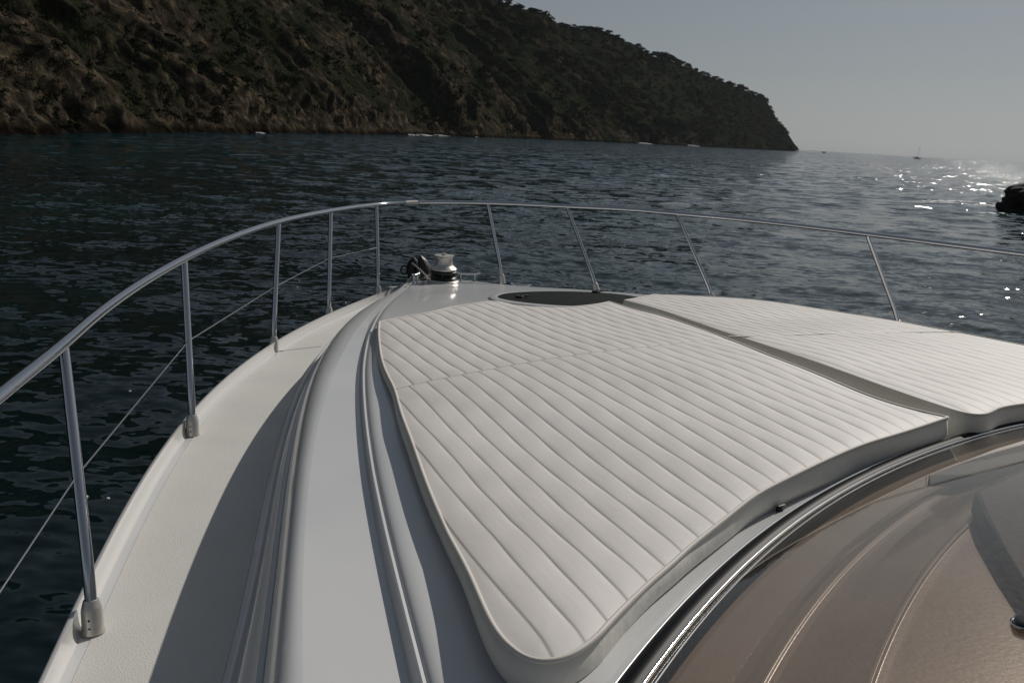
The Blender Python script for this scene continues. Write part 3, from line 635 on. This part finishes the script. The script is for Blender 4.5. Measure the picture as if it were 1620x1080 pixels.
D1 = np.zeros((NU, NV)); D2 = np.zeros((NU, NV)); D3 = np.zeros((NU, NV))
for i in range(NU):
    ds0 = dist[i]; fine = min(1.0, ds0/150)
    for j in range(NV):
        z = PZ[i, j]; a = arc_[i]+.75*z; v_ = vv[j]*Rn[i]
        p = Vector((a*.045*fq[i], v_*.014*fq[i], z*.008*fq[i]))
        big = (rm_(p, .85, 2.15, 5, 1.0, 2.0)-1.1)*(.75+1.1*fb(p*.6+Vector((5, 2, 8)), 1, 2, 2))+.9*fb(p*.45, 1, 2, 3)
        q_ = Vector((PX[i, j, 0], PX[i, j, 1], z))
        med = fb(q_*.16*fq[i]**.7+Vector((3, 9, 1)), .9, 2.2, 5)
        D1[i, j] = big; D2[i, j] = med
        hz_ = z/(1+ds0*.012)
        if hz_ < 3.2:
            k_ = noise.voronoi(q_*(.42 if ds0 < 250 else .2))[0]; D3[i, j] = (.75-k_[0])*min(1, (3.2-hz_)/1.5)
env = np.interp(vv, [-.03, 0, .06, .85, 1, 1.3], [.25, .3, .8, .9, .25, 0])[None]
amp = np.interp(dist, [60, 150, 400, 1200], [4.5, 7, 12, 16])[:, None]*np.interp(us, [1100, 1240], [1, .35])[:, None]
amp2 = np.interp(dist, [80, 200, 600, 1400], [1.3, 1.5, 2.0, 2.5])[:, None]
env2 = np.interp(vv, [-.03, 0, .05, .8, 1, 1.5], [.8, .9, 1, 1, .5, .5])[None]
tipf = np.interp(us, [1150, 1262], [1, .12])[:, None]
Gd = Gc+(nr[:, None]*((D1*amp*env+D2*amp2*env2+D3*np.interp(dist, [80, 300, 1400], [1.1, 2.2, 3])[:, None])*tipf)[..., None])
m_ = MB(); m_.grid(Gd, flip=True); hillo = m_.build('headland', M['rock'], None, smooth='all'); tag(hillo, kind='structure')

# ------------------------------------------------------------------ scrub on the slopes, pines along the crest
leaf = mat('scrub_leaf', (.020, .026, .013), .9, spec=0, var=(.12, (.040, .043, .022)))
leaf2 = mat('pine_needles', (.012, .020, .009), .9, spec=0, var=(.8, (.028, .036, .014)))
bark = mat('pine_bark', (.05, .035, .025), .95, spec=.1)
def clump(c, r_, nf, flat=.75, lf=.30):
    """nf small tilted leaf-cluster faces spread through an uneven ellipsoid"""
    d = RNG.normal(size=(nf, 3)); d /= np.linalg.norm(d, axis=1)[:, None]; d[:, 2] = np.abs(d[:, 2])*1.0-.15
    k = RNG.uniform(.45, 1.08, (nf, 1)); p = c+d*k*np.array((r_, r_, r_*flat))
    a = RNG.normal(size=(nf, 3)); a /= np.linalg.norm(a, axis=1)[:, None]; b2 = np.cross(a, RNG.normal(size=(nf, 3))); b2 /= np.linalg.norm(b2, axis=1)[:, None]
    s1 = r_*lf*RNG.uniform(.6, 1.2, (nf, 1)); s2 = s1*RNG.uniform(.5, .9, (nf, 1))
    return np.stack([p-a*s1, p+b2*s2, p+a*s1, p-b2*s2*.8], 1).reshape(-1, 3)
V = []; cnt = 0
for _ in range(30000):
    i = int(RNG.integers(60, NU-6)); j = int(NV*RNG.uniform(.03, 1)**1.0*.93)
    if vv[j] > 1.1: continue
    g_ = Gd[i, j]; nzv = fb(Vector(g_)*.035, .9, 2.1, 4)
    if nzv < RNG.normal(.02, .22)-.35*vv[j]: continue
    dd3 = math.hypot(g_[0], g_[1]); r_ = dd3*RNG.uniform(.0022, .0062)*(1+.7*(RNG.random() < .12)); r_ = min(r_, 3.2)
    V.append(clump(g_+np.array((0, 0, r_*.1)), r_, 48, .8, .24)); cnt += 1
    if cnt > 6500: break
V = np.concatenate(V); m_ = MB(); m_.add(V, np.arange(len(V)).reshape(-1, 4).tolist()); sb_ = m_.build('scrub', leaf, None, smooth=False)
tag(sb_, 'dark olive scrub covering the rocky slopes of the headland', 'scrub', kind='stuff')
def pine(kind):
    t_ = empty('pine_tree'); tilt = (-.12, .1, .25)[kind]
    tr = MB(); base_ = np.array((0, 0, -.8)); topp = np.array((tilt, .0, (1.15, .9, 1.35)[kind]))
    tr.tube(resample([base_, topp*.5+np.array((tilt*.3, .05, 0)), topp], 8), np.linspace(.16, .07, 8), 7)
    blobs = [(topp, 1.3), (topp*.6, 1.1)]
    for k in range(6):
        a = k*1.05+kind; e_ = topp+np.array((math.cos(a)*.95, math.sin(a)*.95, RNG.uniform(-.8, .25))); tr.tube([topp*.65, e_], [.06, .03], 5); blobs.append((e_, RNG.uniform(.55, .9)))
    tr.build('trunk', bark, t_)
    cw = MB(); V = np.concatenate([clump(c, r_, 90, .72, .17) for c, r_ in blobs]); cw.add(V, np.arange(len(V)).reshape(-1, 4).tolist()); cw.build('crown', leaf2, t_, smooth=False)
    return t_
protos = [pine(k) for k in range(3)]
def dup(root):
    r_ = root.copy(); col.objects.link(r_)
    for chd in root.children: c = chd.copy(); col.objects.link(c); c.parent = r_
    return r_
PL = 'dark rounded pine in the row of trees along the skyline of the headland'
jc = int(np.argmin(np.abs(vv-1.0))); cand = []
crestpx = np.array([project(Gd[i, jc])[0] for i in range(NU)])
pxs = np.concatenate([np.arange(792, 872, 7.5), np.arange(884, 1216, 6.3)]); n_t = 0
for k, px in enumerate(pxs):
    px = px+RNG.uniform(-2.5, 2.5); ok = np.where(us > 600)[0]; i = ok[int(np.argmin(np.abs(crestpx[ok]-px)))]
    g_ = Gd[i, jc+int(RNG.integers(-4, 2))]; dd3 = math.hypot(g_[0], g_[1])
    want = RNG.uniform(7, 13)*(1.0+.75*max(0, math.sin(px*.055))*(1 if px < 1110 else .3))/1350*dd3       # crown width in metres
    o = protos[n_t] if n_t < 3 else dup(protos[int(RNG.integers(0, 3))])
    sc2 = want/3.2; o.location = (g_[0], g_[1], g_[2]-.2*sc2); o.scale = (sc2, sc2, sc2*RNG.uniform(.7, 1.0)); o.rotation_euler = (0, 0, RNG.uniform(0, 6.28))
    tag(o, PL, 'pine tree', 'pines along the headland crest'); n_t += 1

# ------------------------------------------------------------------ rock in the sea, foam, far boats
def wpt_(px, py): l, d = ray(px, py); k = ZC/d; return np.array((l*k, k))
rb_ = wpt_(1688, 339); rr_ = np.linalg.norm(rb_)
darkrock = mat('wet_dark_rock', (.018, .016, .013), .8, bump=(1.2, .6, .3), var=(.9, (.035, .03, .024)), spec=.2)
m_ = MB(); g = []
for a in np.linspace(0, math.pi*.5, 40):
    row = []
    for b2 in np.linspace(0, 2*math.pi, 96, endpoint=False):
        d = Vector((math.sin(a)*math.cos(b2), math.sin(a)*math.sin(b2), math.cos(a)))
        k = 1+.20*fb(d*2.2+Vector((4, 1, 7)), .8, 2.2, 7)
        row.append((rb_[0]+d.x*k*4.0, rb_[1]+d.y*k*2.6, (d.z**1.25)*k*2.6-.1+ (-.5 if a > 1.5 else 0)))
    g.append(row)
m_.grid(g, closev=True, flip=True); o = m_.build('sea_rock', darkrock, None, smooth='all'); tag(o, 'black boulder rising from the glittering sea at the right edge of the view', 'rock')
foam = mat('sea_foam', (.75, .76, .76), .8, bump=(9, .6, .05))
n = foam.node_tree; b = n.nodes['Principled BSDF']; tc = n.nodes.new('ShaderNodeTexCoord'); t = n.nodes.new('ShaderNodeTexNoise'); t.inputs['Scale'].default_value = 2.6; t.inputs['Detail'].default_value = 8
rmp = n.nodes.new('ShaderNodeMapRange'); rmp.inputs['From Min'].default_value = .47; rmp.inputs['From Max'].default_value = .56; n.links.new(tc.outputs['Object'], t.inputs['Vector']); n.links.new(t.outputs['Fac'], rmp.inputs['Value']); n.links.new(rmp.outputs[0], b.inputs['Alpha'])
m_ = MB()
def foampatch(c, lx, ly, yaw, n1=40, n2=10, lift=.03):
    u = np.linspace(-1, 1, n1)[:, None]; v = np.linspace(-1, 1, n2)[None]
    x = u*lx*np.ones_like(v); y = v*ly*np.sqrt(np.maximum(0, 1-u*u))*(1+.3*np.sin(u*9)); X = c[0]+x*math.cos(yaw)-y*math.sin(yaw); Y = c[1]+x*math.sin(yaw)+y*math.cos(yaw)
    m_.grid(np.stack([X, Y, wave(X, Y, np.hypot(X, Y)*.0045)+lift*(1-u*u*.5)*(1-v*v)+.012], -1), flip=True)
foampatch(wpt_(1545, 323), 3.6, .9, -.35); foampatch(wpt_(1500, 318), 2.0, .5, -.1); foampatch(wpt_(1590, 340), 1.6, .25, 0); foampatch(wpt_(1570, 327), 2.2, .45, -.5)
for x, wd_ in ((395, 4), (640, 2), (662, 9), (690, 4), (735, 2), (1012, 6), (1085, 2), (1262, 5)):
    i = int(np.argmin(np.abs(us-x))); q = S[i]-NI[i]*np.interp(dist[i], [100, 1400], [.6, 5]); Lm = wd_/1350*dist[i]
    foampatch(q, Lm*.8+dist[i]*.006, dist[i]*.010, math.atan2(T[i, 1], T[i, 0]), lift=dist[i]*.0012)
o = m_.build('sea_foam', foam, None, smooth='all'); tag(o, 'white surf along the foot of the cliff and beside the boulder', 'foam', kind='stuff')
# flecks floating near the side of the boat
m_ = MB()
for px, py in ((206, 623), (137, 785), (171, 786), (547, 478), (470, 456)):
    c = wpt_(px, py); m_.lathe([(0, .003), (.010, .002), (.018, -.008)], (c[0], c[1], float(wave(np.array([c[0]]), np.array([c[1]]), np.array([.02]))[0])+.004), (.1, .2, 1), 10)
o = m_.build('floating_flecks', mat('pale_flotsam', (.45, .48, .45), .6), None); tag(o, 'small pale flecks drifting on the dark water beside the boat', 'flotsam', kind='stuff')
hullw = mat('distant_white_hull', (.35, .36, .37), .5); sailm = mat('furled_sail', (.25, .26, .28), .8)
def boat(px, D, L, mast, name, label, cat):
    l, d = ray(px, 240); p = np.array((l, 1))/math.hypot(l, 1)*D; o = empty(name, (p[0], p[1], 0)); tag(o, label, cat)
    u = np.linspace(-1, 1, 17); rows = []
    for z, k in ((-.3, .6), (.25, .85), (1.1, 1.0)):
        wd_ = .17*L*(1-np.clip(u, 0, 1)**2.2)*k; rows.append(np.concatenate([np.stack([u*L/2*k+p[0], p[1]-wd_, 0*u+z], -1), np.stack([u[::-1]*L/2*k+p[0], p[1]+wd_[::-1], 0*u+z], -1)]))
    m_ = MB(); m_.grid(rows, closev=True); m_.add(rows[-1], [tuple(range(34))]); m_.build('hull', hullw, o)
    m_ = MB(); m_.box((p[0]-.05*L, p[1], 1.5), (.42*L, .2*L, .9), None, .25); m_.build('cabin', hullw, o)
    if mast:
        m_ = MB(); m_.tube([(p[0]+.05*L, p[1], 1), (p[0]+.07*L, p[1], mast)], [.22, .14], 8); m_.build('mast', sailm, o)
        m_ = MB(); m_.tube([(p[0]+.05*L, p[1], 2.6), (p[0]-.40*L, p[1], 2.7)], [.3, .24], 8); m_.build('boom', sailm, o)
        m_ = MB(); m_.tube([(p[0]+.5*L, p[1], 1.1), (p[0]+.07*L, p[1], mast*.96)], .05, 5); m_.tube([(p[0]-.5*L, p[1], 1.1), (p[0]+.07*L, p[1], mast)], .04, 5); m_.build('rigging', sailm, o)
boat(1453, 1300, 10.5, 17, 'sailboat', 'tiny far-off sailboat with bare mast on the horizon', 'sailboat')
boat(1304, 1500, 8, 0, 'motorboat', 'tiny far-off motorboat on the horizon just right of the headland tip', 'motorboat')

# ------------------------------------------------------------------ sea haze
hz = bpy.data.materials.new('haze'); hz.use_nodes = True; n = hz.node_tree; n.nodes.clear(); out = n.nodes.new('ShaderNodeOutputMaterial'); pv = n.nodes.new('ShaderNodeVolumePrincipled')
pv.inputs['Color'].default_value = (.86, .92, 1, 1); pv.inputs['Density'].default_value = .000028; pv.inputs['Anisotropy'].default_value = .2; n.links.new(pv.outputs[0], out.inputs['Volume'])
m_ = MB(); m_.box((0, 0, 119), (31000, 31000, 242)); o = m_.build('haze', hz, None, smooth=False); tag(o, 'thin pale sea haze veiling the far headland and horizon', 'haze', kind='stuff')
